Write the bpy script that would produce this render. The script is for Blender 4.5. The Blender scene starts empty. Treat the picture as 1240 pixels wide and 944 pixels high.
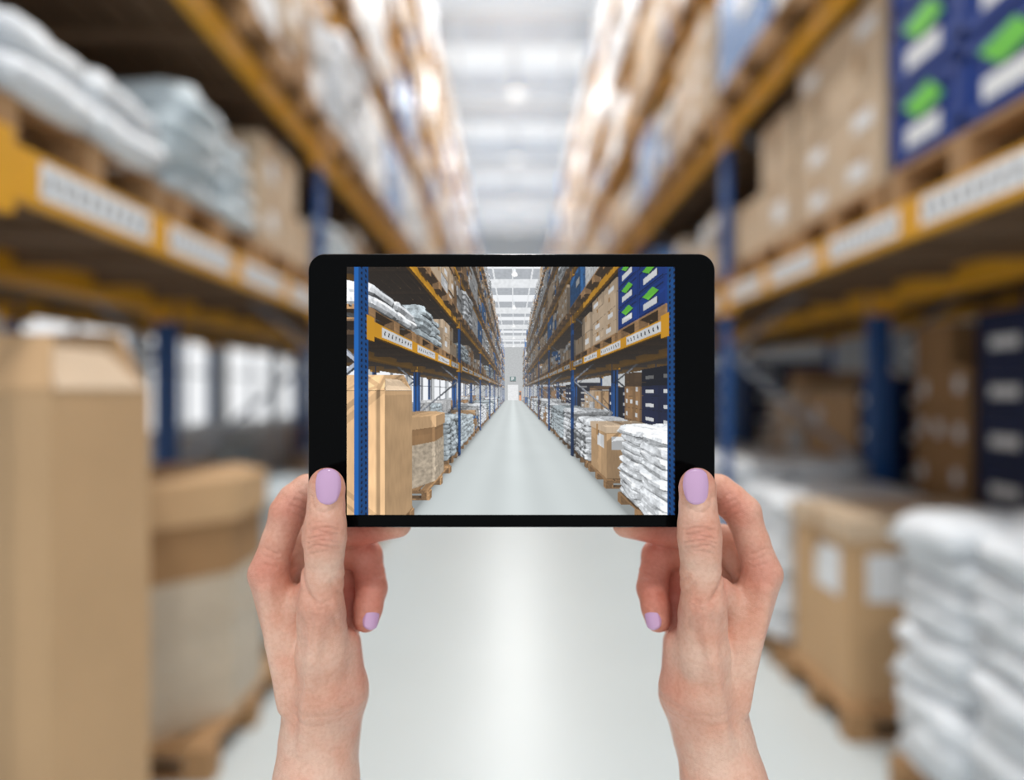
import bpy, math, random, time
import numpy as np
from mathutils import Vector, noise
from mathutils.bvhtree import BVHTree
T0=time.time()
R=random.Random(11)
scene=bpy.context.scene
scene.view_settings.view_transform='Standard'
scene.view_settings.look='None'

# ------------------------------------------------------------ materials
def lin(c):
    out=[]
    for v in c:
        v=v/255.0
        out.append(v/12.92 if v<=0.04045 else ((v+0.055)/1.055)**2.4)
    return out
COL={}
MATS={}
def mat(name,rgb,rough=0.6,metal=0.0,var=0.12,scale=6.0,bump=0.0,bscale=30.0,emit=0.0,spec=0.4,trans=0.0,coat=0.0,stretch=None):
    c=lin(rgb); COL[name]=(c,emit)
    m=bpy.data.materials.new(name); m.use_nodes=True
    nt=m.node_tree; b=nt.nodes['Principled BSDF']
    tc=nt.nodes.new('ShaderNodeTexCoord')
    src=tc.outputs['Object']
    if stretch:
        mp=nt.nodes.new('ShaderNodeMapping'); mp.inputs['Scale'].default_value=stretch
        nt.links.new(src,mp.inputs[0]); src=mp.outputs[0]
    n=nt.nodes.new('ShaderNodeTexNoise'); n.inputs['Scale'].default_value=scale; n.inputs['Detail'].default_value=4
    nt.links.new(src,n.inputs['Vector'])
    mx=nt.nodes.new('ShaderNodeMix'); mx.data_type='RGBA'
    mx.inputs['A'].default_value=[min(1,v*(1-var)) for v in c]+[1]
    mx.inputs['B'].default_value=[min(1,v*(1+var)) for v in c]+[1]
    nt.links.new(n.outputs['Fac'],mx.inputs['Factor'])
    nt.links.new(mx.outputs['Result'],b.inputs['Base Color'])
    b.inputs['Roughness'].default_value=rough
    b.inputs['Metallic'].default_value=metal
    b.inputs['Specular IOR Level'].default_value=spec
    b.inputs['Coat Weight'].default_value=coat
    if trans: b.inputs['Transmission Weight'].default_value=trans
    if emit:
        b.inputs['Emission Color'].default_value=c+[1]; b.inputs['Emission Strength'].default_value=emit
    if bump:
        n2=nt.nodes.new('ShaderNodeTexNoise'); n2.inputs['Scale'].default_value=bscale; n2.inputs['Detail'].default_value=5
        nt.links.new(src,n2.inputs['Vector'])
        bp=nt.nodes.new('ShaderNodeBump'); bp.inputs['Strength'].default_value=bump; bp.inputs['Distance'].default_value=0.02
        nt.links.new(n2.outputs['Fac'],bp.inputs['Height']); nt.links.new(bp.outputs[0],b.inputs['Normal'])
    MATS[name]=m
    return m
mat('floor_concrete',(207,214,214),0.33,var=0.04,scale=1.2,spec=0.4)
mat('wall_paint',(222,226,228),0.8,var=0.03)
mat('ceiling_panel',(214,220,228),0.8,var=0.04,emit=.36)  # emission added to brighten the ceiling; the panels are no light source
mat('truss_white',(236,239,242),0.6,var=0.02,emit=.25)  # beams also get a faint added glow in place of received light
mat('window_frame',(150,156,166),0.5)
mat('door_paint',(240,242,244),0.5)
mat('orange_paint',(196,126,76),0.5)
mat('sign_green',(70,100,100),0.5)
mat('rack_blue',(20,80,146),0.4,var=0.1,spec=0.5)
mat('slot_dark',(12,22,50),0.8)
mat('rack_yellow',(230,166,40),0.4,var=0.1,spec=0.5)
mat('steel',(150,155,165),0.45,metal=0.3)
mat('label_white',(238,240,242),0.5,var=0.03)
mat('label_ink',(50,52,60),0.6)
mat('label_green',(110,205,70),0.5)
mat('deck_wood',(120,95,72),0.8,var=0.35,scale=5,stretch=(8,1,8))
mat('pallet_wood',(172,134,94),0.8,var=0.3,scale=7,stretch=(1,5,5))
mat('cardboard',(205,168,126),0.75,var=0.08,scale=4,bump=0.1)
mat('cardboard_pale',(208,184,156),0.75,var=0.08,scale=4,bump=0.1)
mat('cardboard_grey',(186,172,156),0.75,var=0.08,scale=4,bump=0.1)
mat('cardboard_dark',(166,128,88),0.75,var=0.12,scale=4,bump=0.1)
mat('packing_tape',(176,136,90),0.35,var=0.05)
mat('wrapped_goods',(206,207,208),0.42,var=0.25,scale=5,bump=0.4,bscale=14,spec=0.4)
mat('wrapped_blue',(50,110,172),0.42,var=0.25,scale=5,bump=0.4,bscale=14,spec=0.4)
mat('stretch_film',(196,180,158),0.3,var=0.18,scale=6,bump=0.6,bscale=16,spec=0.6)
mat('sack_white',(230,234,238),0.36,var=0.1,scale=9,bump=0.8,bscale=18,spec=0.6)
mat('sack_grey',(194,206,212),0.36,var=0.14,scale=9,bump=0.8,bscale=18,spec=0.6)
mat('crate_blue',(24,62,140),0.45,var=0.12,spec=0.4)
mat('crate_navy',(22,34,72),0.5,var=0.15)
mat('lamp_metal',(200,206,212),0.4)
mat('lamp_glow',(255,255,252),0.4,emit=1.2)

# ------------------------------------------------------------ mesh builder
SV=[];SF=[];SM=[]     # world polygon soup used by the tablet's photo
class MB:
    def __init__(s): s.v=[];s.f=[];s.m=[];s.names=[];s.sm=[]
    def mi(s,n):
        if n not in s.names: s.names.append(n)
        return s.names.index(n)
    def add(s,vs,fs,m,smooth=False):
        o=len(s.v); s.v.extend(vs); k=s.mi(m)
        for f in fs:
            s.f.append(tuple(i+o for i in f)); s.m.append(k); s.sm.append(smooth)
    def box(s,x0,x1,y0,y1,z0,z1,m):
        if x0>x1:x0,x1=x1,x0
        if y0>y1:y0,y1=y1,y0
        s.add([(x0,y0,z0),(x1,y0,z0),(x1,y1,z0),(x0,y1,z0),(x0,y0,z1),(x1,y0,z1),(x1,y1,z1),(x0,y1,z1)],
              [(0,3,2,1),(4,5,6,7),(0,1,5,4),(1,2,6,5),(2,3,7,6),(3,0,4,7)],m)
    def quad(s,a,b,c,d,m): s.add([a,b,c,d],[(0,1,2,3)],m)
    def slab(s,a,b,c,d,t,m):   # thin slab from quad
        a,b,c,d=map(Vector,(a,b,c,d)); n=(b-a).cross(d-a).normalized()*t
        vs=[tuple(p) for p in (a,b,c,d,a+n,b+n,c+n,d+n)]
        s.add(vs,[(0,3,2,1),(4,5,6,7),(0,1,5,4),(1,2,6,5),(2,3,7,6),(3,0,4,7)],m)
    def bar(s,p,q,w,m):
        p=Vector(p);q=Vector(q);d=(q-p).normalized()
        u=d.cross(Vector((0,1,0)))
        if u.length<.1: u=d.cross(Vector((1,0,0)))
        u.normalize(); v=d.cross(u); u*=w/2; v*=w/2
        vs=[tuple(x) for x in (p-u-v,p+u-v,p+u+v,p-u+v,q-u-v,q+u-v,q+u+v,q-u+v)]
        s.add(vs,[(0,1,2,3),(4,7,6,5),(0,4,5,1),(1,5,6,2),(2,6,7,3),(3,7,4,0)],m)
    def finish(s,name,photo=True):
        me=bpy.data.meshes.new(name); me.from_pydata(s.v,[],s.f)
        for n in s.names: me.materials.append(MATS[n])
        me.polygons.foreach_set('material_index',s.m)
        me.polygons.foreach_set('use_smooth',s.sm)
        me.update()
        o=bpy.data.objects.new(name,me); scene.collection.objects.link(o)
        if photo:
            off=len(SV); SV.extend(s.v)
            for f,k in zip(s.f,s.m):
                SF.append(tuple(i+off for i in f)); SM.append(s.names[k])
        return o

def spow(x,p): return math.copysign(abs(x)**p,x)
def sack(mb,cx,cy,cz,lx,ly,h,m,NU=16,NV=8):
    sd=R.random()*100; vs=[];fs=[]
    for j in range(NV+1):
        v=-math.pi/2+math.pi*j/NV
        for i in range(NU):
            u=2*math.pi*i/NU
            cv=spow(math.cos(v),.45)
            x=lx/2*cv*spow(math.cos(u),.42); y=ly/2*cv*spow(math.sin(u),.42); z=h/2*spow(math.sin(v),.75)
            nn=noise.noise(Vector((x*7+sd,y*7,z*9)))+.6*noise.noise(Vector((x*20+sd,y*20,z*22)))
            k=1+.17*nn
            vs.append((cx+x*k,cy+y*k,cz+z*(1+.3*nn)))
    for j in range(NV):
        for i in range(NU):
            a=j*NU+i;b=j*NU+(i+1)%NU
            fs.append((a,b,b+NU,a+NU))
    mb.add(vs,fs,m,True)

def pallet(mb,x0,x1,y0,y1,z,fine=True):
    if x0>x1:x0,x1=x1,x0
    W='pallet_wood'
    n=6 if fine else 3
    w=(x1-x0)/n
    for i in range(n): mb.box(x0+i*w+.008,x0+(i+1)*w-.022,y0,y1,z+.118,z+.14,W)
    for yy in (y0,(y0+y1)/2-.04,y1-.08):
        mb.box(x0,x1,yy,yy+.08,z+.096,z+.118,W)
        mb.box(x0,x1,yy,yy+.08,z,z+.02,W)
        for xx in (x0,(x0+x1)/2-.06,x1-.12): mb.box(xx,xx+.12,yy,yy+.08,z+.02,z+.096,W)

def carton(mb,x0,x1,y0,y1,z0,z1,s,m='cardboard',label=True,tape=True):
    """s=+1: aisle side is low x, s=-1: aisle side is high x"""
    if x0>x1:x0,x1=x1,x0
    mb.box(x0,x1,y0,y1,z0,z1,m)
    xa=x0-.002 if s>0 else x1+.002
    H=z1-z0;L=y1-y0
    if tape:
        ym=(y0+y1)/2
        mb.quad((xa,ym-.025,z0+H*.66),(xa,ym+.025,z0+H*.66),(xa,ym+.025,z1),(xa,ym-.025,z1),'packing_tape')
        xm=(x0+x1)/2
        mb.quad((xm-.025,y0-.002,z0+H*.7),(xm+.025,y0-.002,z0+H*.7),(xm+.025,y0-.002,z1),(xm-.025,y0-.002,z1),'packing_tape')
    if label:
        a=y0+L*(.15+.3*R.random()); b=a+min(.16,L*.4); c=z0+H*(.25+.15*R.random()); d=c+min(.11,H*.35)
        mb.quad((xa-s*.001,a,c),(xa-s*.001,b,c),(xa-s*.001,b,d),(xa-s*.001,a,d),'label_white')
        W=x1-x0; a=x0+W*.2
        mb.quad((a,y0-.003,c),(a+min(.16,W*.4),y0-.003,c),(a+min(.16,W*.4),y0-.003,d),(a,y0-.003,d),'label_white')

def crate(mb,x0,x1,y0,y1,z0,z1,s,m='crate_blue',green=True):
    if x0>x1:x0,x1=x1,x0
    mb.box(x0+.01,x1-.01,y0+.01,y1-.01,z0,z1,m)
    for za in (z0+.02,z1-.05): mb.box(x0,x1,y0,y1,za,za+.035,m)
    for xx in (x0,x1-.02):
        for yy in (y0,y1-.02): mb.box(xx,xx+.02,yy,yy+.02,z0,z1,m)
    H=z1-z0
    xa=x0-.003 if s>0 else x1+.003
    L=y1-y0;W=x1-x0
    mb.quad((xa,y0+L*.25,z0+H*.2),(xa,y0+L*.75,z0+H*.2),(xa,y0+L*.75,z0+H*.45),(xa,y0+L*.25,z0+H*.45),'label_white')
    mb.quad((x0+W*.25,y0-.003,z0+H*.2),(x0+W*.75,y0-.003,z0+H*.2),(x0+W*.75,y0-.003,z0+H*.45),(x0+W*.25,y0-.003,z0+H*.45),'label_white')
    if green:
        mb.quad((xa,y0+L*.2,z0+H*.62),(xa,y0+L*.55,z0+H*.5),(xa,y0+L*.8,z0+H*.78),(xa,y0+L*.4,z0+H*.9),'label_green')
        mb.quad((x0+W*.2,y0-.004,z0+H*.62),(x0+W*.55,y0-.004,z0+H*.5),(x0+W*.8,y0-.004,z0+H*.78),(x0+W*.4,y0-.004,z0+H*.9),'label_green')

def load(mb,kind,s,xa,y0,y1,z,h,fine=True,depth=.98):
    x0=s*xa; x1=s*(xa+depth)
    pallet(mb,x0,x1,y0,y1,z,fine)
    z0=z+.14; h=h-.14
    def X(t): return s*(xa+t)
    if kind in('boxes','pale','dark'):
        m={'boxes':'cardboard','pale':'cardboard_pale','dark':'cardboard_dark'}[kind]
        ny=R.choice((2,2,3)); rows=max(1,int(round(h/R.choice((.22,.28,.36)))))
        rh=h/rows
        for iy in range(ny):
            a=y0+(y1-y0)*iy/ny+.004; b=y0+(y1-y0)*(iy+1)/ny-.004
            for ix in range(2):
                rr=rows-(R.random()<.35 and rows>1)
                for k in range(rr):
                    j=.012*R.random()
                    carton(mb,X(.02+ix*.48+j),X(.48+ix*.48),a,b,z0+k*rh,z0+(k+1)*rh-.004,s,m,label=R.random()<.6 and ix==0,tape=ix==0)
    elif kind=='mix':
        # irregular load: columns of differently sized cartons and wrapped parcels
        cuts=[0,R.uniform(.25,.4),R.uniform(.55,.75),1]
        for a_,b_ in zip(cuts[:-1],cuts[1:]):
            a=y0+(y1-y0)*a_+.005; b=y0+(y1-y0)*b_-.005; zz=z0; top=z0+h*R.uniform(.6,1)
            while zz<top-.09:
                hh=min(R.uniform(.13,.32),top-zz)
                m=R.choice(('cardboard','cardboard_pale','cardboard_grey','wrapped_goods','cardboard_pale','wrapped_goods','cardboard_dark','wrapped_blue'))
                e=R.uniform(0,.05)
                carton(mb,X(.01+e),X(.93),a,b,zz,zz+hh-.005,s,m,label=R.random()<.55,tape=m[0]=='c'); zz+=hh
    elif kind in('wrap','bwrap'):
        rows=max(1,int(h/.3)); rh=h/rows
        for k in range(rows):
            e=.015*R.random()
            mb.box(X(.02+e),X(.95-e),y0+.02+e,y1-.02-e,z0+k*rh,z0+(k+1)*rh-.006,'wrapped_goods' if kind=='wrap' else 'wrapped_blue')
        xa2=X(.012); a=y0+.1+.3*R.random()
        mb.quad((xa2,a,z0+h*.4),(xa2,a+.2,z0+h*.4),(xa2,a+.2,z0+h*.4+.14),(xa2,a,z0+h*.4+.14),'label_white')
    elif kind in('sacks','gsacks'):
        m='sack_white' if kind=='sacks' else 'sack_grey'
        n=max(1,int(round(h/.115))); rh=h/n
        for k in range(n):
            for iy in range(2):
                for ix in range(2):
                    sx=.54+.02*R.random(); sy=(y1-y0)/2*1.08
                    sack(mb,X(.26+ix*.46+.025*R.uniform(-1,1)),y0+(y1-y0)*(.25+.5*iy)+.02*R.uniform(-1,1),z0+(k+.5)*rh,sx,sy,rh*1.3,m,20 if fine else 10,8 if fine else 5)
    elif kind in('crates','navy'):
        m='crate_blue' if kind=='crates' else 'crate_navy'
        rows=max(1,int(round(h/.26)));rh=h/rows
        for iy in range(2):
            a=y0+(y1-y0)*iy/2+.004;b=y0+(y1-y0)*(iy+1)/2-.004
            for ix in range(2):
                for k in range(rows):
                    crate(mb,X(.01+ix*.48),X(.48+ix*.48),a,b,z0+k*rh,z0+(k+1)*rh-.006,s,m,green=(kind=='crates'))

# ------------------------------------------------------------ racks
RX=1.45; LX=1.30; DEP=1.05
YR=[1.63+2.8*k for k in range(7)]; YL=[1.56+2.865*k for k in range(7)]
LEVR=[2.30,3.42,4.55,5.65,6.75]; LEVL=[2.25,3.28,4.40,5.50,6.60]
def rack(s,xf,ys,levels,labels=True,top=7.9,fine=3,loff=.05):
    mb=MB(); B='rack_blue';Yw='rack_yellow'
    xi=xf; xo=xf+DEP
    for k,y in enumerate(ys):
        for xx in (xi,xo-.04):
            mb.box(s*xx,s*(xx+.04),y-.05,y+.05,0.008,top,B)
            mb.box(s*(xx-.01),s*(xx+.05),y-.07,y+.07,0,.008,'steel')
        z=.25;t=0
        while z<top-.9:
            a,b=(xi+.04,xo-.04) if t%2==0 else (xo-.04,xi+.04)
            mb.bar((s*a,y,z),(s*b,y,z+.8),.03,'steel'); z+=.8;t+=1
        if k<fine and labels:
            z=.15
            while z<4.2:
                for dy in (-.022,.022):
                    xx=s*(xi-.001)
                    mb.quad((xx,y+dy-.008,z),(xx,y+dy+.008,z),(xx,y+dy+.006,z+.026),(xx,y+dy-.006,z+.026),'slot_dark')
                z+=.05
    for li,zt in enumerate(levels):
        bh=.14 if li==0 else .12
        for k in range(len(ys)-1):
            a=ys[k]+.05;b=ys[k+1]-.05
            for xx in (xi+.005,xo-.05):
                mb.box(s*xx,s*(xx+.045),a,b,zt-bh,zt,Yw)
                for e in(a,b-.05): mb.box(s*(xx-.008),s*(xx+.05),e-.02,e+.07,zt-bh-.05,zt+.03,Yw)
            if li==0 and labels:
                xx=s*(xi+.003); y=a+loff
                while y+.54<b:
                    mb.quad((xx,y,zt-bh+.022),(xx,y+.54,zt-bh+.022),(xx,y+.54,zt-.018),(xx,y,zt-.018),'label_white')
                    if k<2:
                        for q in range(9):
                            yy=y+.03+q*.058
                            mb.quad((xx-s*.001,yy,zt-bh+.05),(xx-s*.001,yy+.016,zt-bh+.05),(xx-s*.001,yy+.024,zt-.045),(xx-s*.001,yy+.010,zt-.045),'label_ink')
                    y+=.67
            for i in range(6):
                x0=xi+.07+i*.157
                mb.box(s*x0,s*(x0+.13),a,b,zt-.022,zt-.002,'deck_wood')
            for i in range(5):
                yy=a+.25+i*(b-a-.5)/4
                mb.box(s*(xi+.06),s*(xo-.06),yy-.03,yy+.03,zt-.075,zt-.022,'deck_wood')
    return mb.finish('pallet_rack')
rack(1,RX,YR,LEVR,loff=.07); rack(-1,LX,YL,LEVL,loff=.17)
rack(1,RX+1.09,YR,LEVR,False); rack(-1,LX+1.09,YL,LEVL,False)
YF=[21.5+2.8*k for k in range(3)]
rack(1,RX,YF,LEVR,True,fine=0); rack(-1,LX,YF,LEVL,True,fine=0)

def single(name,kind,s,xa,y0,y1,z,h):
    mb=MB(); load(mb,kind,s,xa,y0,y1,z,h); return mb.finish(name)

# --- right front bay, ground
single('pallet_of_white_sacks','sacks',1,1.52,1.78,2.60,0,1.12)
mb=MB(); pallet(mb,1.52,2.45,2.92,3.62,0)
carton(mb,1.56,2.42,2.98,3.56,.14,.98,1,'cardboard',False,False)
mb.box(1.545,2.435,2.965,3.575,.90,1.0,'cardboard_pale')
mb.quad((1.557,3.06,.62),(1.557,3.30,.62),(1.557,3.30,.84),(1.557,3.06,.84),'label_white')
mb.quad((1.64,2.977,.62),(1.86,2.977,.62),(1.86,2.977,.84),(1.64,2.977,.84),'label_white')
mb.quad((1.95,2.964,1.001),(2.0,2.964,1.001),(2.0,3.575,1.001),(1.95,3.575,1.001),'packing_tape')
mb.quad((1.543,3.24,.8),(1.543,3.30,.8),(1.543,3.30,1.0),(1.543,3.24,1.0),'packing_tape')
mb.finish('cardboard_carton_on_pallet')
single('pallet_of_white_sacks','sacks',1,1.52,3.72,4.34,0,.98)
# --- right front bay, first level
single('pallet_of_blue_crates','crates',1,1.46,1.72,2.50,2.30,1.0)
single('pallet_of_cartons','pale',1,1.48,2.60,3.38,2.30,.96)
single('pallet_of_cartons','pale',1,1.48,3.48,4.30,2.30,.84)
# --- left front bay, ground : tall gaylord box
mb=MB(); pallet(mb,-2.2,-1.25,1.70,2.27,0)
C='cardboard'
X0,X1,Y0,Y1=-2.12,-1.26,1.76,2.24
mb.box(X0,X1,Y0,Y1,.14,1.52,C)
t=.008
mb.box(X0,X1,Y0,Y0+t,1.52,1.6,C);mb.box(X0,X1,Y1-t,Y1,1.52,1.6,C);mb.box(X0,X0+t,Y0+t,Y1-t,1.52,1.6,C);mb.box(X1-t,X1,Y0+t,Y1-t,1.52,1.6,C)
mb.slab((X0,Y1-.01,1.6),(X1,Y1-.01,1.6),(X1-.12,Y1+.03,1.80),(X0+.1,Y1+.03,1.80),.006,C)
mb.slab((X0,Y0,1.6),(X1,Y0,1.6),(X1-.07,Y0+.11,1.76),(X0+.1,Y0+.11,1.76),.006,C)
mb.slab((X1,Y0+.01,1.6),(X1,Y1-.02,1.6),(X1-.12,Y1-.06,1.73),(X1-.12,Y0+.14,1.73),.006,'cardboard_pale')
mb.finish('tall_cardboard_box')
# octagonal bin
def prism(mb,cx,cy,r,z0,z1,m,n=8):
    vs=[];fs=[]
    for z in (z0,z1):
        for i in range(n):
            a=math.pi/8+2*math.pi*i/n
            vs.append((cx+r*math.cos(a),cy+r*math.sin(a),z))
    for i in range(n): fs.append((i,(i+1)%n,n+(i+1)%n,n+i))
    fs.append(tuple(range(n,2*n))); fs.append(tuple(range(n-1,-1,-1)))
    mb.add(vs,fs,m)
mb=MB(); pallet(mb,-2.12,-1.22,2.62,3.55,0)
cx,cy=-1.68,3.08
prism(mb,cx,cy,.455,.14,.78,'stretch_film')
prism(mb,cx,cy,.45,.78,1.1,'cardboard_dark')
prism(mb,cx,cy,.475,1.02,1.2,'cardboard')
prism(mb,cx,cy,.46,.30,.36,'stretch_film'); prism(mb,cx,cy,.462,.55,.6,'stretch_film')
mb.finish('octagonal_cardboard_bin')
single('pallet_of_grey_sacks','gsacks',-1,1.34,3.70,4.32,0,1.02)
# --- left front bay, first level
single('pallet_of_white_sacks','sacks',-1,1.31,1.63,2.43,2.25,.38)
single('pallet_of_grey_sacks','gsacks',-1,1.32,2.54,3.34,2.25,.58)
single('pallet_of_cartons','pale',-1,1.32,3.45,4.30,2.25,.74)

# --- masses of goods, one object per rack level
def fill(s,xa,ys,z,hr,kinds,start=0,fine=False):
    mb=MB()
    for k in range(start,len(ys)-1):
        a=ys[k]+.09;b=ys[k+1]-.09;w=(b-a)/3
        for i in range(3):
            h=R.uniform(*hr)
            load(mb,R.choice(kinds),s,xa,a+i*w+.02,a+(i+1)*w-.02,z,h,fine)
    mb.finish('stacked_pallet_goods')
G0R=['sacks','sacks','dark','mix','gsacks']; G0L=['gsacks','sacks','mix','gsacks','sacks']
fill(1,1.52,YR,0,(.8,1.2),G0R,1,True); fill(-1,1.36,YL,0,(.7,1.1),G0L,1,True)
fill(1,1.47,YR,LEVR[0],(.6,.88),['pale','mix','mix','wrap','boxes'],1,True)
fill(-1,1.32,YL,LEVL[0],(.55,.82),['boxes','mix','mix','gsacks'],1,True)
UP=['pale','mix','wrap','mix','mix','bwrap','wrap','mix','pale','sacks','mix']
for li in range(1,5):
    fill(1,1.355,YR,LEVR[li],(.78,.95) if li<4 else (.8,1.15),UP)
    fill(-1,1.205,YL,LEVL[li],(.78,.92) if li<4 else (.8,1.15),UP)
# racks standing behind
mb=MB()
load(mb,'navy',1,2.67,1.75,2.75,0,2.0); load(mb,'navy',1,2.67,2.85,3.72,0,2.05); load(mb,'dark',1,2.67,3.80,4.32,0,2.02)
load(mb,'navy',1,2.67,4.55,5.0,0,1.7); load(mb,'boxes',1,2.67,5.05,5.9,0,1.95); load(mb,'mix',1,2.67,6.0,7.1,0,1.8)
mb.finish('stacked_pallet_goods')
fill(1,2.67,YR,0,(1.5,2.0),['navy','dark','dark','navy'],2)
for li in (0,1): fill(1,2.6,YR,LEVR[li],(.7,.9),['dark','boxes','wrap'])
for li in (0,1): fill(-1,2.45,YL,LEVL[li],(.7,.9),['dark','boxes','wrap'])
fill(-1,2.45,YL,0,(.9,1.3),['gsacks','wrap','dark'],1)
for li in (-1,0,1,2,3,4):
    fill(1,1.5,YF,0 if li<0 else LEVR[li],(.7,.9),UP); fill(-1,1.35,YF,0 if li<0 else LEVL[li],(.7,.9),UP)

# ------------------------------------------------------------ building shell
def shell(name,boxes,m):
    mb=MB()
    for b in boxes: mb.box(*b,m)
    return mb.finish(name)
shell('floor',[(-7,7,-5,30,-.1,0)],'floor_concrete')
shell('wall_right',[(6.4,6.6,-5,30,0,9)],'wall_paint')
bx=[(-6.6,-6.4,-5,30,0,.8),(-6.6,-6.4,-5,30,3.1,9)]
y=-5
wins=[]
while y<30:
    bx.append((-6.6,-6.4,y,min(y+.4,30),.8,3.1)); wins.append((y+.4,min(y+3.2,30))); y+=3.2
shell('wall_left',bx,'wall_paint')
for i,(a,b) in enumerate(wins):
    if b-a<.5: continue
    mb=MB()
    for z in (.8,1.92,3.05): mb.box(-6.55,-6.45,a,b,z,z+.05,'window_frame')
    for yy in (a,(a+b)/2-.025,b-.05): mb.box(-6.55,-6.45,yy,yy+.05,.8,3.1,'window_frame')
    mb.finish('window_%d'%(i+1))
shell('wall_far',[(-6.6,-.9,30,30.2,0,9),(.9,6.6,30,30.2,0,9),(-.9,.9,30,30.2,2.6,9)],'wall_paint')
shell('door_1',[(-.88,-.02,30.02,30.08,0,2.58),(.02,.88,30.02,30.08,0,2.58)],'door_paint')
mb=MB(); mb.box(-.5,.5,29.9,29.98,3.2,3.95,'sign_green'); mb.box(-.2,-.08,29.89,29.9,3.3,3.9,'label_white'); mb.box(-.08,.2,29.89,29.9,3.75,3.9,'label_white'); mb.box(.1,.2,29.89,29.9,3.55,3.75,'label_white'); mb.box(-.08,.2,29.89,29.9,3.5,3.6,'label_white'); mb.finish('wall_sign')
mb=MB(); mb.box(1.05,1.4,29.3,29.9,0,1.6,'orange_paint'); mb.box(1.09,1.36,29.28,29.3,.9,1.4,'label_ink'); mb.finish('orange_cabinet')
# ceiling with roof lights
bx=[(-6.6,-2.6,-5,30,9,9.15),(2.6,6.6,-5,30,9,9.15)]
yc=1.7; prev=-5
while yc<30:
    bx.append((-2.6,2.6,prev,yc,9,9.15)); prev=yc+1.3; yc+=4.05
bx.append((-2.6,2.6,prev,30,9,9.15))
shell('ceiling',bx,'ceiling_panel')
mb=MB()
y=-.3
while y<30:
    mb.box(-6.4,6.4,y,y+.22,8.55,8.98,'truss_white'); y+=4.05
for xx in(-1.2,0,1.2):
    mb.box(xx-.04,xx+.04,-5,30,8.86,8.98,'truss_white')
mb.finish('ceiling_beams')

# high bay lamps
def lamp(x,y,z):
    mb=MB(); n=20
    prof=[(.02,.9,'lamp_metal'),(.02,.28,'lamp_metal'),(.07,.26,'lamp_metal'),(.08,.15,'lamp_metal'),(.17,0,'lamp_metal'),(.155,.0,'lamp_glow'),(0.001,.02,'lamp_glow')]
    for (r0,z0,m0),(r1,z1,m1) in zip(prof[:-1],prof[1:]):
        vs=[];fs=[]
        for r,zz in((r0,z0),(r1,z1)):
            for i in range(n):
                a=2*math.pi*i/n; vs.append((x+r*math.cos(a),y+r*math.sin(a),z+zz))
        for i in range(n): fs.append((i,(i+1)%n,n+(i+1)%n,n+i))
        mb.add(vs,fs,m1,False)
    o=mb.finish('high_bay_lamp')
    L=bpy.data.lights.new('lamp_light','AREA'); L.shape='DISK'; L.size=.3; L.energy=145; L.color=(1,.985,.96)
    lo=bpy.data.objects.new('lamp_light',L); lo.location=(x,y,z-.03); scene.collection.objects.link(lo); lo.parent=o
for i in range(8): lamp(.1,-2.2+4.0*i,7.95)

# world
w=bpy.data.worlds.new('sky'); scene.world=w; w.use_nodes=True
bg=w.node_tree.nodes['Background']; bg.inputs[0].default_value=(.97,.985,1,1); bg.inputs[1].default_value=1.03

# ------------------------------------------------------------ camera
FPX=780.0
cam=bpy.data.cameras.new('camera'); co=bpy.data.objects.new('camera',cam); scene.collection.objects.link(co)
co.location=(0,0,1.6); co.rotation_euler=(math.pi/2,0,0)
cam.sensor_width=36; cam.sensor_fit='HORIZONTAL'; cam.lens=36*FPX/1240; cam.clip_start=.01; cam.clip_end=200
cam.dof.use_dof=True; cam.dof.focus_distance=.308; cam.dof.aperture_fstop=2.15
scene.camera=co
print('warehouse built',time.time()-T0,len(SF))

# ------------------------------------------------------------ tablet (mm in its own frame, x right, y away, z up)
MM=.405; DIST=FPX*MM
ORG=Vector((0,DIST/1000,1.6))
def mm(px,py,y=0.0):
    k=(DIST+y)/DIST
    return ((px-620)*MM*k, y, (472-py)*MM*k)
tab=bpy.data.objects.new('tablet',None); scene.collection.objects.link(tab); tab.location=ORG
mat('tablet_glass',(3,4,5),0.12,var=0.0,spec=.05)
mat('tablet_case',(26,30,38),0.3,metal=.5,var=0.05)
def tablet_body():
    x0,_,z1=mm(373,307); x1,_,z0=mm(866,638.5)
    cx,cz=(x0+x1)/2,(z0+z1)/2; hw,hh=(x1-x0)/2,(z1-z0)/2
    rings=[(0.9,0.0),(0.35,.12),(0.0,.7),(0,4.2),(.5,5.8),(1.8,7.0),(3.6,7.5)]
    mb=MB(); n=12; allv=[]
    for ins,y in rings:
        r=8.2-ins*.9; pts=[]
        for q,(sx,sz) in enumerate(((1,1),(-1,1),(-1,-1),(1,-1))):
            for i in range(n+1):
                a=math.pi/2*q+math.pi/2*i/n
                pts.append((cx+sx*(hw-ins-r)+r*math.cos(a),y,cz+sz*(hh-ins-r)+r*math.sin(a)))
        allv.append([tuple(c/1000 for c in p) for p in pts])
    N=len(allv[0])
    for k in range(len(rings)-1):
        mb.add(allv[k]+allv[k+1],[(i,N+i,N+(i+1)%N,(i+1)%N) for i in range(N)],'tablet_glass' if k==0 else 'tablet_case',True)
    mb.add(allv[0],[tuple(range(N))],'tablet_glass'); mb.add(allv[-1],[tuple(range(N-1,-1,-1))],'tablet_case')
    o=mb.finish('body',False); o.parent=tab
tablet_body()

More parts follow.
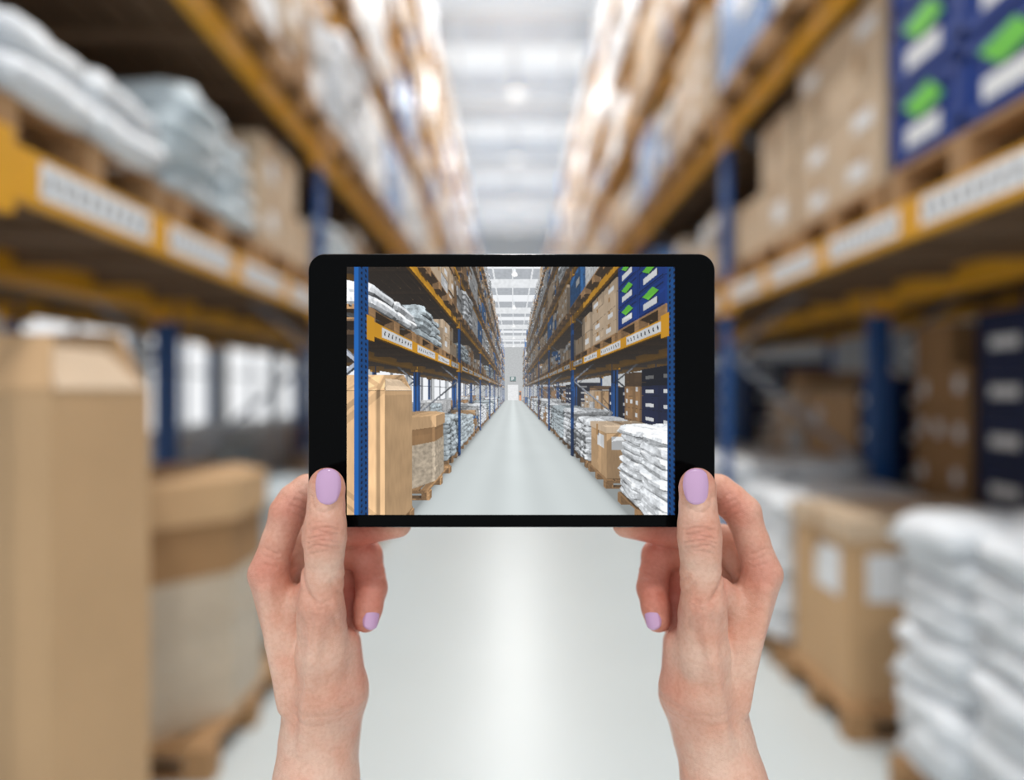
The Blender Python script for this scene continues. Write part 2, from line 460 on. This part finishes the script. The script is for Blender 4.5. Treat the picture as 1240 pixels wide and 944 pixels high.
# picture on the tablet: the photo it took of the aisle, stored as colours of a flat fine grid
bv=BVHTree.FromPolygons([Vector(v) for v in SV],SF,epsilon=0.0)
nc=[i for i,m in enumerate(SM) if m not in('ceiling_panel','truss_white','lamp_glow','lamp_metal')]
bs=BVHTree.FromPolygons([Vector(v) for v in SV],[SF[i] for i in nc],epsilon=0.0)
print('bvh',time.time()-T0)
dirs=[((0,0,1),.55),((.35,.1,.93),.35),((-.35,.1,.93),.35),((0,-.75,.66),.55),((.1,.7,.7),.25),((.75,-.6,.28),.5),((-.75,-.6,.28),.5),((.05,-1,.03),.35),((.9,.1,.1),.15),((-.9,.1,.1),.15),((0,-.3,-.9),.18)]
dirs=[(Vector(d).normalized(),w_) for d,w_ in dirs]
NW,NH=600,453
sx0,sx1,sy0,sy1=420.0,817.0,323.0,623.0
colr=np.zeros((NH+1,NW+1,4),np.float32); colr[...,3]=1
cp=Vector((0,0,1.6))
for j in range(NH+1):
    sy=sy0+(sy1-sy0)*j/NH; dz=-(sy-473.0)*3.6/FPX
    for i in range(NW+1):
        sx=sx0+(sx1-sx0)*i/NW; dx=(sx-621)*3.6/FPX
        h,n,idx,dist=bv.ray_cast(cp,Vector((dx,1,dz)).normalized())
        if h is None: colr[j,i,:3]=(.90,.92,.95); continue
        m=SM[idx]; c,e=COL[m]
        if n.dot(h-cp)>0: n=-n
        if m in('ceiling_panel','truss_white'): L=.98 if m=='truss_white' else .62
        elif m=='lamp_glow': L=1.3
        elif m=='wall_paint': L=.66
        elif m=='door_paint': L=1.0
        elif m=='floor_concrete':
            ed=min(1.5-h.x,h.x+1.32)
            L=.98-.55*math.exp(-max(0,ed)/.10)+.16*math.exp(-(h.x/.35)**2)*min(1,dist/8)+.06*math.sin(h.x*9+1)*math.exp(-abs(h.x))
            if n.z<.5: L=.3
        else:
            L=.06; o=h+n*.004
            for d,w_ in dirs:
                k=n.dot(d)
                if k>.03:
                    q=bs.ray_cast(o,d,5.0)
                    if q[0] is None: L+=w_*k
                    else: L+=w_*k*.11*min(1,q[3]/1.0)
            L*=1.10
            if m=='sack_white': L*=1.1
        if m=='floor_concrete': v=1+.02*noise.noise(h*1.5)
        else: v=1+.14*noise.noise(h*5.0)
        if 'sack' in m or 'wrap' in m or 'film' in m: v+=.4*noise.noise(h*20.0)+.2*noise.noise(h*45.0)
        elif 'card' in m: v+=.10*noise.noise(Vector((h.x*40,h.y*40,h.z*8)))
        elif 'wood' in m: v+=.3*noise.noise(Vector((h.x*50,h.y*9,h.z*50)))
        L*=v
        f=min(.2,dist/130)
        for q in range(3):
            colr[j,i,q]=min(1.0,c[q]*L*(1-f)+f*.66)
print('photo traced',time.time()-T0)
a0=mm(sx0,sy0);a1=mm(sx1,sy1)
xs=np.linspace(a0[0],a1[0],NW+1)/1000; zs=np.linspace(a0[2],a1[2],NH+1)/1000
gx,gz=np.meshgrid(xs,zs)
co_=np.stack([gx,np.full_like(gx,-.00012),gz],-1).reshape(-1,3)
ii,jj=np.meshgrid(np.arange(NW),np.arange(NH)); a=(jj*(NW+1)+ii).reshape(-1)
fs=np.stack([a,a+NW+1,a+NW+2,a+1],-1)
def fast_mesh(name,co_,fs):
    me=bpy.data.meshes.new(name)
    me.vertices.add(len(co_)); me.vertices.foreach_set('co',np.ascontiguousarray(co_,np.float32).ravel())
    me.loops.add(fs.size); me.loops.foreach_set('vertex_index',np.ascontiguousarray(fs,np.int32).ravel())
    me.polygons.add(len(fs)); me.polygons.foreach_set('loop_start',np.arange(0,fs.size,4,dtype=np.int32)); 
    try: me.polygons.foreach_set('loop_total',np.full(len(fs),4,np.int32))
    except Exception: pass
    me.update(calc_edges=True); me.validate()
    return me
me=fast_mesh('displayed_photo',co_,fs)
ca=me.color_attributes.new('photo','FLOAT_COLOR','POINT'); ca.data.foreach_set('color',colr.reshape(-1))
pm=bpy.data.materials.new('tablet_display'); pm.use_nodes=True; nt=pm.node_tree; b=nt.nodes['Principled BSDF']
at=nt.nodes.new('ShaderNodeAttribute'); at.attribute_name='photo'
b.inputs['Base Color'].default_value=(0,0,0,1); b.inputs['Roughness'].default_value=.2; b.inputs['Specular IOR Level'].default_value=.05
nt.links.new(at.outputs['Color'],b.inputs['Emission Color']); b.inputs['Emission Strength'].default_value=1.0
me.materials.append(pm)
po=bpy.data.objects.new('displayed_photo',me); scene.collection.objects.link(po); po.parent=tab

# ------------------------------------------------------------ hands : smooth distance-field sculpt
def surface_nets(V,org,h):
    S=V<0
    sh=tuple(n-1 for n in V.shape)
    cnt=np.zeros(sh,np.int8)
    for dx in(0,1):
        for dy in(0,1):
            for dz in(0,1):
                cnt+=S[dx:dx+sh[0],dy:dy+sh[1],dz:dz+sh[2]]
    act=(cnt>0)&(cnt<8)
    I=np.nonzero(act); N=len(I[0])
    idx=np.full(sh,-1,np.int32); idx[I]=np.arange(N)
    pos=np.zeros((N,3)); c=np.zeros(N)
    cor=[(x,y,z) for x in(0,1) for y in(0,1) for z in(0,1)]
    for a in cor:
        for ax in range(3):
            if a[ax]: continue
            b=list(a); b[ax]=1
            va=V[I[0]+a[0],I[1]+a[1],I[2]+a[2]]; vb=V[I[0]+b[0],I[1]+b[1],I[2]+b[2]]
            m=(va<0)!=(vb<0); t=np.where(m,va/np.where(m,va-vb,1),0)
            p=np.array(a,float)[None,:]+np.zeros((N,3)); p[:,ax]+=t
            pos+=p*m[:,None]; c+=m
    pos/=c[:,None]; pos+=np.stack(I,-1); pos=pos*h+np.array(org)[None]
    F=[]
    for ax in range(3):
        o1,o2=[(1,2),(2,0),(0,1)][ax]
        sa=[slice(1,-1)]*3; sb=[slice(1,-1)]*3; sa[ax]=slice(0,-1); sb[ax]=slice(1,None)
        A=S[tuple(sa)];B=S[tuple(sb)]
        K=list(np.nonzero(A!=B)); ins=A[tuple(K)]
        K[o1]=K[o1]+1;K[o2]=K[o2]+1
        def cell(d1,d2):
            q=[K[0],K[1],K[2]]; q[o1]=q[o1]+d1; q[o2]=q[o2]+d2; return idx[tuple(q)]
        Q=np.stack([cell(-1,-1),cell(0,-1),cell(0,0),cell(-1,0)],-1)
        Q[~ins]=Q[~ins][:,::-1]; F.append(Q)
    F=np.concatenate(F); F=F[(F>=0).all(1)]
    return pos,F
def smin(a,b,k):
    h=np.clip(.5+.5*(b-a)/k,0,1)
    return b+(a-b)*h-k*h*(1-h)
mat('nail_polish',(204,162,200),0.18,var=0.0,spec=.6,coat=.6)
def skin_mat():
    m=bpy.data.materials.new('skin'); m.use_nodes=True; nt=m.node_tree; b=nt.nodes['Principled BSDF']
    at=nt.nodes.new('ShaderNodeAttribute'); at.attribute_name='tone'
    tc=nt.nodes.new('ShaderNodeTexCoord')
    def N(sc,det=4): 
        n=nt.nodes.new('ShaderNodeTexNoise'); n.inputs['Scale'].default_value=sc; n.inputs['Detail'].default_value=det
        nt.links.new(tc.outputs['Object'],n.inputs['Vector']); return n
    n=N(55,5)
    cr=nt.nodes.new('ShaderNodeValToRGB'); cr.color_ramp.elements[0].position=.35; cr.color_ramp.elements[1].position=.62
    cr.color_ramp.elements[0].color=(.97,.78,.72,1); cr.color_ramp.elements[1].color=(1,1,1,1)
    nt.links.new(n.outputs['Fac'],cr.inputs[0])
    mr=nt.nodes.new('ShaderNodeMix'); mr.data_type='RGBA'; mr.blend_type='MULTIPLY'; mr.inputs['Factor'].default_value=.9
    nt.links.new(at.outputs['Color'],mr.inputs['A']); nt.links.new(cr.outputs[0],mr.inputs['B'])
    n3=N(520,3)
    cr3=nt.nodes.new('ShaderNodeValToRGB'); cr3.color_ramp.elements[0].position=.3; cr3.color_ramp.elements[1].position=.6
    cr3.color_ramp.elements[0].color=(.90,.83,.79,1); cr3.color_ramp.elements[1].color=(1,1,1,1)
    nt.links.new(n3.outputs['Fac'],cr3.inputs[0])
    mr2=nt.nodes.new('ShaderNodeMix'); mr2.data_type='RGBA'; mr2.blend_type='MULTIPLY'; mr2.inputs['Factor'].default_value=.8
    nt.links.new(mr.outputs['Result'],mr2.inputs['A']); nt.links.new(cr3.outputs[0],mr2.inputs['B'])
    nt.links.new(mr2.outputs['Result'],b.inputs['Base Color'])
    b.inputs['Roughness'].default_value=.4; b.inputs['Specular IOR Level'].default_value=.5
    b.inputs['Subsurface Weight'].default_value=.1; b.inputs['Subsurface Radius'].default_value=(1,.35,.2); b.inputs['Subsurface Scale'].default_value=.0015
    mp=nt.nodes.new('ShaderNodeMapping'); mp.inputs['Scale'].default_value=(1,1,1.9); mp.inputs['Rotation'].default_value=(0,.35,0)
    nt.links.new(tc.outputs['Object'],mp.inputs[0])
    v=nt.nodes.new('ShaderNodeTexVoronoi'); v.feature='DISTANCE_TO_EDGE'; v.inputs['Scale'].default_value=760
    nt.links.new(mp.outputs[0],v.inputs['Vector'])
    mv=nt.nodes.new('ShaderNodeMath'); mv.operation='MINIMUM'; mv.inputs[1].default_value=.16; nt.links.new(v.outputs['Distance'],mv.inputs[0])
    n2=nt.nodes.new('ShaderNodeTexNoise'); n2.inputs['Scale'].default_value=190; n2.inputs['Detail'].default_value=6
    nt.links.new(mp.outputs[0],n2.inputs['Vector'])
    ad=nt.nodes.new('ShaderNodeMath'); ad.operation='MULTIPLY_ADD'; ad.inputs[1].default_value=1.0
    nt.links.new(mv.outputs[0],ad.inputs[0]); nt.links.new(n2.outputs['Fac'],ad.inputs[2])
    bp=nt.nodes.new('ShaderNodeBump'); bp.inputs['Strength'].default_value=.5; bp.inputs['Distance'].default_value=.0012
    nt.links.new(ad.outputs[0],bp.inputs['Height']); nt.links.new(bp.outputs[0],b.inputs['Normal'])
    return m
SKIN=skin_mat()
def hand(mirror):
    h=.7
    def J(px,py,y,r,dx=0):
        if mirror: px=px-dx
        return (mm(px,py,y),r)
    X=np.arange(-147,-46,h,dtype=np.float32); Y=np.arange(-50,64,h,dtype=np.float32); Z=np.arange(-258,-34,h,dtype=np.float32)
    PX,PY,PZ=X[:,None,None],Y[None,:,None],Z[None,None,:]
    def cap(A,B):
        (a,ra),(b,rb)=A,B
        ab=[b[i]-a[i] for i in range(3)]; L=sum(v*v for v in ab)+1e-6
        t=np.clip(((PX-a[0])*ab[0]+(PY-a[1])*ab[1]+(PZ-a[2])*ab[2])/L,0,1)
        return np.sqrt((PX-a[0]-t*ab[0])**2+(PY-a[1]-t*ab[1])**2+(PZ-a[2]-t*ab[2])**2)-(ra+(rb-ra)*t)
    def ell(c,r):
        k0=np.sqrt(((PX-c[0])/r[0])**2+((PY-c[1])/r[1])**2+((PZ-c[2])/r[2])**2)
        return (k0-1)*min(r)
    def chain(js,k=2.0):
        d=None
        for A,B in zip(js[:-1],js[1:]):
            e=cap(A,B); d=e if d is None else smin(d,e,k)
        return d
    K=8 if mirror else 0
    body=[ [J(381,885,12,12,9),J(368,835,9,11.2,4),J(325,696,9,8.8,K)],
           [J(383,885,18,12,9),J(375,840,19,12,4),J(332,702,24,9,K)],
           [J(388,875,27,12,7),J(346,718,38,8.7,K)],
           [J(393,875,31,11,7),J(358,738,49,7.8,K)],
           [J(388,885,6,12,9),J(394,835,3,13.4,4),J(391,790,-2,11.6,2),J(390,748,-4,11.0,0)],
           [J(403,880,12,11.5,9),J(413,835,8,12.3,4),J(411,785,6,10,0)],
           [J(403,885,25,12,9),J(413,840,26,13,4),J(412,780,32,10.5,0)],
           [J(388,800,16,14,4),J(354,735,16,11,K)],
           [J(356,738,12,8,K),J(376,716,6,6.5,K)]]
    D=None
    for js in body:
        e=chain(js,4); D=e if D is None else smin(D,e,3.6)
    arm=[[J(389,868,14,15,7),J(385,900,12,17,12),J(383,944,7,19.3,19),J(380,1010,-4,22,30),J(377,1110,-20,25,48)],
         [J(390,868,27,14.5,7),J(386,900,27,16.3,12),J(384,944,22,18.5,19),J(380,1010,10,21.5,30),J(377,1110,-6,24.5,48)]]
    for js in arm: D=smin(D,chain(js,6),9)
    for js,k in (([J(345,855,2,2.2,4),J(330,780,0,2.2,4),J(322,715,0,2.4,K)],5),([J(370,905,-5,2.4,8),J(373,860,-8,2.4,4),J(379,800,-14,2.2,2),J(384,755,-15.5,2.2)],4)):
        D=smin(D,chain(js,1),k)
    idx_=[J(325,693,8.5,9.6,K),J(337,655,10,8.0,K),J(349,620,12,8.9,K),J(358,606,14.5,8.7,2),J(372,594,17.4,8.2,2),J(430,586,16.4,7.6),J(482,592,15.2,6.8)]
    mid=[J(332,702,24,9,K),J(372,655,33,8.6,K),J(436,642,24,8.0),J(482,634,16.6,7.0)]
    rin=[J(346,718,38,8.7,K),J(400,668,40,8.4),J(443,673,30,8.6),J(448,694,26,7.6),J(450,712,21,7.9),J(446,735,16.5,7.1),J(443.5,749,14.5,6.6)]
    pin=[J(358,738,49,7.8,K),J(392,694,50,8),J(420,694,40,7.9),J(424,726,29,7.4),J(422,756,22,6.8)]
    thb=[J(390,748,-4,11,0),J(389,728,-8,10.9),J(391,698,-9,9.6),J(392,668,-10.6,9.3),J(393,650,-11,9.9),J(394,634,-10.8,9.3),J(395,612,-9.6,8.4),J(395.5,594,-8.9,8.0)]
    G=[]
    for js,k in((idx_,3.2),(mid,4),(rin,3),(pin,3)):
        G.append(smin(D,chain(js,2.2),k))
    th=smin(chain(thb,2.2),ell(mm(395.5,590,-10.0),(8.7,6.6,9.4)),2)
    G.append(smin(D,th,3.6))
    V=G[0]
    for g in G[1:]: V=smin(V,g,1.0)
    V=V.astype(np.float32)
    def groove(pts,w,dep,ymax=4,ymin=-60):
        nonlocal V
        P=[mm(px-(K if px<372 and py<760 else 0),py,-14) for px,py in pts]
        d=None
        x2,z2=X[:,None],Z[None,:]
        for a,b in zip(P[:-1],P[1:]):
            ax,az,bx_,bz=a[0],a[2],b[0],b[2]; L=(bx_-ax)**2+(bz-az)**2
            t=np.clip(((x2-ax)*(bx_-ax)+(z2-az)*(bz-az))/L,0,1)
            e=np.sqrt((x2-ax-t*(bx_-ax))**2+(z2-az-t*(bz-az))**2)
            d=e if d is None else np.minimum(d,e)
        g=dep*np.exp(-(d/w)**2)
        my=((Y<ymax)&(Y>ymin)).astype(np.float32)
        V=V+g[:,None,:]*my[None,:,None]
    for q,yy in enumerate((630,636,641,646,651,657,664)):
        o_=1.5*math.sin(q*2.3)
        groove([(377+abs(o_)*2,yy+3),(386,yy+o_),(395,yy-1),(404,yy+1-o_),(412-abs(o_),yy+4)],.6,.8 if 0<q<6 else .45)
    groove([(380,600),(382,610),(387,616),(396,618.5),(404,616),(409,610),(411,600)],.7,.5)
    groove([(366,664),(367,690),(372,708),(384,726)],1.3,1.1)
    groove([(374,716),(379,735),(381,760),(379,790)],1.5,.7)
    groove([(352,866),(372,871),(400,871),(430,864)],1.1,.4,20)
    groove([(352,880),(380,886),(428,880)],.9,.3,20)
    groove([(402,704),(410,722),(414,742),(412,765)],1.1,.9)
    groove([(408,698),(417,714),(421,732)],.8,.6)
    groove([(396,726),(404,742),(406,760)],.9,.5)
    groove([(384,722),(392,727),(402,724)],.8,.35)
    groove([(383,729),(392,734),(403,731)],.8,.3)
    for a_,b_ in (((336,620),(353,632)),((333,628),(350,639)),((340,613),(357,624)),((345,606),(360,616)),((305,674),(322,682)),((304,683),(322,690)),((304,692),(320,698))):
        groove([a_,((a_[0]+b_[0])/2,(a_[1]+b_[1])/2-1),b_],.65,.6,14)
    for yy in (703,709,715,721): groove([(437,yy+2),(450,yy),(462,yy+3)],.6,.5,30)
    pos,F=surface_nets(V,(X[0],Y[0],Z[0]),h)
    base=np.array(lin((230,184,160))); pink=np.array(lin((206,116,98))); pale=np.array(lin((243,212,192)))
    tone=np.repeat(base[None],len(pos),0)
    def blend(p,s,amt,colv):
        nonlocal tone
        d2=((pos-np.array(p)[None])**2).sum(1); f=(amt*np.exp(-d2/(s*s)))[:,None]
        tone=tone*(1-f)+colv[None]*f
    for p,s,am in ((mm(393,648,-18),8,.5),(mm(395,575,-14),10,.45),(mm(318,690,2),13,.5),(mm(346,618,5),12,.4),(mm(450,705,18),20,.65),(mm(445,650,20),16,.9),(mm(368,700,-4),12,.55),(mm(440,745,14),12,.5),(mm(390,740,-15),9,.3),(mm(436,800,10),14,.45),(mm(425,720,25),14,.85),(mm(420,850,0),14,.25),(mm(372,612,2),10,.7),(mm(365,660,0),9,.6),(mm(378,760,-6),8,.3)):
        blend(p,s,am,pink)
    for p,s,am in ((mm(385,930,-5),30,.5),(mm(345,780,0),20,.45),(mm(395,690,-18),9,.5),(mm(395,622,-19),6,.4),(mm(400,800,-12),14,.35)):
        blend(p,s,am,pale)
    if mirror: pos=pos*np.array([[-1,1,1]]); F=F[:,::-1]
    me=fast_mesh('hand',pos/1000,F)
    me.materials.append(SKIN)
    me.polygons.foreach_set('use_smooth',np.ones(len(me.polygons),bool))
    ca=me.color_attributes.new('tone','FLOAT_COLOR','POINT')
    ca.data.foreach_set('color',np.concatenate([tone,np.ones((len(tone),1))],1).astype(np.float32).ravel())
    o=bpy.data.objects.new('hand',me); o.location=ORG; scene.collection.objects.link(o)
    def nail(name,cen,ax,nor,wd,ln,Rw,Rl):
        ax=Vector(ax).normalized(); nor=Vector(nor); nor=(nor-ax*nor.dot(ax)).normalized(); sd=ax.cross(nor)
        n=22;vs=[];fs=[]
        for j in range(n+1):
            for i in range(n+1):
                u=-1+2*i/n; v=-1+2*j/n
                uu=u*math.sqrt(1-.42*v*v); vv=v*math.sqrt(1-.42*u*u)
                x=uu*wd/2*(1+.06*vv); y=vv*ln/2
                rho=max(abs(u),abs(v))
                zz=-(Rw-math.sqrt(max(0,Rw*Rw-x*x)))-y*y/(2*Rl)*(1 if y>0 else .55)
                if rho>.93: zz-=1.1
                p=Vector(cen)+sd*x+ax*y+nor*zz
                if mirror: p.x=-p.x
                vs.append(tuple(p/1000))
        for j in range(n):
            for i in range(n):
                a=j*(n+1)+i; q=(a,a+1,a+n+2,a+n+1)
                fs.append(q if mirror else q[::-1])
        m2=bpy.data.meshes.new(name); m2.from_pydata(vs,[],fs); m2.materials.append(MATS['nail_polish'])
        m2.polygons.foreach_set('use_smooth',[True]*len(fs)); m2.update()
        ob=bpy.data.objects.new(name,m2); scene.collection.objects.link(ob); ob.parent=o
    c=mm(394.8,589.5,-18.6)
    nail('thumb_nail',c,(0,.06,1),(0,-1,.05),12.0,17,8.4,30)
    a=mm(450,712,21);bb=mm(443.5,749,14.5)
    ax=Vector(bb)-Vector(a); nn=Vector((.55,-.8,0)); axn=ax.normalized(); nn=(nn-axn*nn.dot(axn)).normalized()
    c=Vector(bb)+nn*7.7-axn*.5
    nail('finger_nail',c,ax,nn,8.6,12,6.2,22)
    return o
hand(False); hand(True)
print('done',time.time()-T0)
